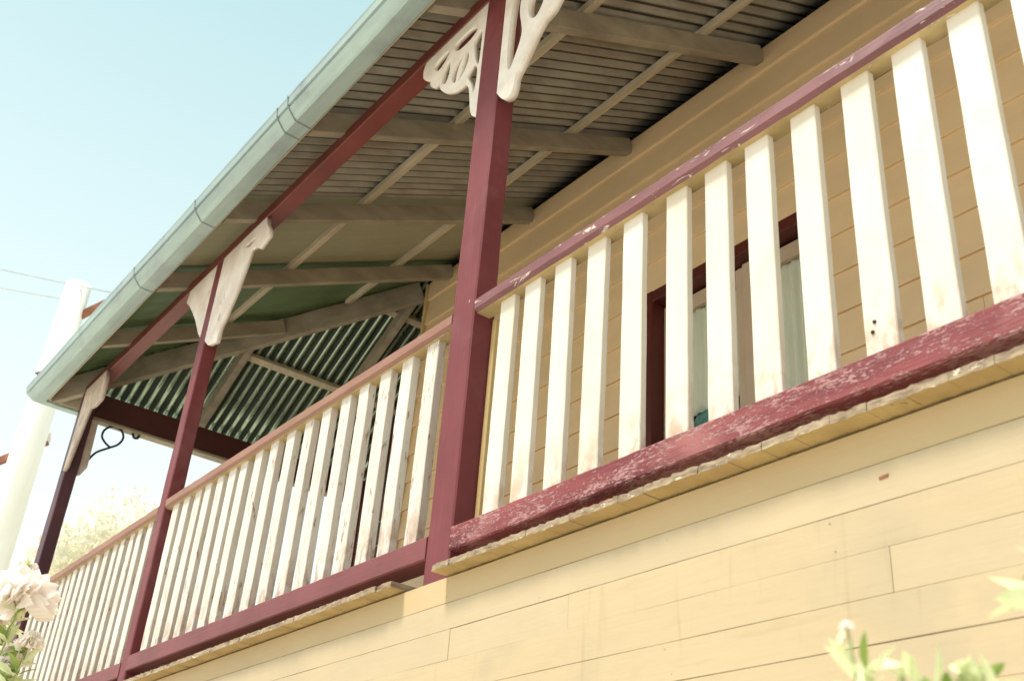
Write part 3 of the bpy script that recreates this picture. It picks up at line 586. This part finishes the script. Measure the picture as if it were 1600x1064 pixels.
def shrub(name, base, tips, label, leaves_per=26, leaf_len=0.055, flower=None, spread=0.09):
    b0 = Vector(base); root = None; bs = bmesh.new(); bl = bmesh.new(); bf = bmesh.new(); hasf = False
    for tp in tips:
        t = Vector(tp[0]); mid = b0.lerp(t, 0.55)+rnd(0.05)
        pts = smoothline([b0+rnd(0.03)*Vector((1, 1, 0)).length*0.5, mid, t.lerp(mid, 0.25)+rnd(0.01), t], 6)
        tube(bs, pts, 0.008, 6, 0.0012)
        for i in range(int(leaves_per)):
            u = random.uniform(0.45, 1.0)**0.6; q = pts[min(len(pts)-1, int(u*(len(pts)-1)))]
            dd = rnd(1.0); dd.z = abs(dd.z)*0.7+0.25
            leaf(bl, q+rnd(0.006), dd, leaf_len*random.uniform(0.6, 1.25), leaf_len*random.uniform(0.28, 0.42), mi=0 if random.random() < tp[2] else 1)
        if tp[1]:
            hasf = True; R = tp[1]
            for i in range(int(90)):
                v = rnd(1.0).normalized(); v.z = abs(v.z)*0.9-0.25; v.normalize()
                leaf(bf, t+v*R*0.35, v+rnd(0.25), R*0.75, R*0.55, up=v.cross(Vector((0.3, 0.2, 1))), curl=0.3)
    root = obj(name, bs, M['stem'], None, smooth=True); tag(root, label, 'shrub')
    obj('foliage', bl, [M['leaf'], M['leafpale']], root, flip=False)
    if hasf: obj('bloom_or_overexposed_foliage', bf, M['petal'], root, flip=False)
shrub('flowering_shrub', (-1.1, -1.1, GZ), [((-0.80, -0.92, -1.07), 0.105, 0.3), ((-1.06, -0.9, -0.98), 0.06, 0.3), ((-0.92, -0.9, -0.94), 0.03, 0.3), ((-0.86, -0.88, -1.22), 0.05, 0.4), ((-0.72, -0.88, -1.20), 0.04, 0.5),
      ((-0.70, -0.9, -1.33), 0, 0.5), ((-0.85, -0.95, -1.30), 0.05, 0.5), ((-1.0, -0.95, -1.15), 0.05, 0.6), ((-0.62, -0.9, -1.36), 0, 0.4), ((-0.95, -0.95, -1.38), 0.05, 0.5), ((-0.78, -0.92, -1.26), 0.03, 0.2), ((-0.98, -0.94, -1.08), 0.05, 0.2), ((-1.15, -0.95, -1.05), 0.06, 0.2), ((-0.74, -0.9, -1.40), 0.04, 0.3)],
      'bushy shrub with a big white pink flower head at the far end of the house', 26, 0.075)
shrub('variegated_shrub', (2.13, -0.72, GZ), [((2.118, -0.826, -1.612), 0.007, 0.05), ((2.130, -0.810, -1.640), 0.0, 0.1), ((2.150, -0.795, -1.648), 0.0, 0.35), ((2.165, -0.785, -1.652), 0.0, 0.35), ((2.190, -0.765, -1.640), 0, 0.4), ((2.205, -0.755, -1.645), 0, 0.4), ((2.175, -0.775, -1.662), 0.0, 0.2)],
      'shrub with cream and green leaf tips in front of the yellow lower wall', 22, 0.036)
shrub('cream_leaved_plant', (2.40, -0.72, GZ), [((2.262, -0.735, -1.560), 0, 0.35), ((2.268, -0.73, -1.525), 0.0, 0.15), ((2.28, -0.72, -1.59), 0.0, 0.5)],
      'tall plant with a white tipped green leaf, farthest right of the plants', 14, 0.055)

def tree(name, x, y, h, r, mt, label, n=17000, lf=0.10, seed=1):
    random.seed(seed); bt = bmesh.new(); top = GZ+h; cc = Vector((x, y, top-r*0.95))
    tube(bt, smoothline([(x, y, GZ), (x+0.1, y, GZ+h*0.25), (x-0.05, y+0.1, GZ+h*0.5), (x, y, cc.z)], 4), 0.20, 10, 0.09)
    lobes = []
    for i in range(16):
        v = rnd(1).normalized(); c = cc+Vector((v.x*r*0.75, v.y*r*0.75, v.z*r*0.6)); lobes.append((c, r*random.uniform(0.25, 0.45)))
        tube(bt, [cc-Vector((0, 0, r*0.5)), cc.lerp(c, 0.5)+rnd(0.1), c], 0.05, 6, 0.015)
    t = obj(name, bt, M['bark'], None, smooth=True); bl = bmesh.new()
    for i in range(n):
        c, rr = random.choice(lobes); v = rnd(1).normalized()*rr*random.random()**0.4
        leaf(bl, c+v, rnd(1), lf*random.uniform(0.6, 1.3), lf*0.6)
    obj('crown', bl, M[mt], t, flip=False); tag(t, label, 'tree', 'trees beyond the verandah')
tree('overexposed_tree', -12.6, 3.2, 6.95, 2.0, 'bloom_or_overexposed_foliage', 'pale cream overexposed tree seen above the far handrail', seed=3)
tree('olive_tree', -15.5, 1.9, 6.1, 1.7, 'olive', 'overexposed pale olive tree just left of the overexposed cream tree, behind the corner post', seed=5)
tree('olive_tree', -17.5, 6.2, 6.6, 2.2, 'olive', 'low overexposed pale olive tree hidden mostly behind the cream pickets', seed=8)
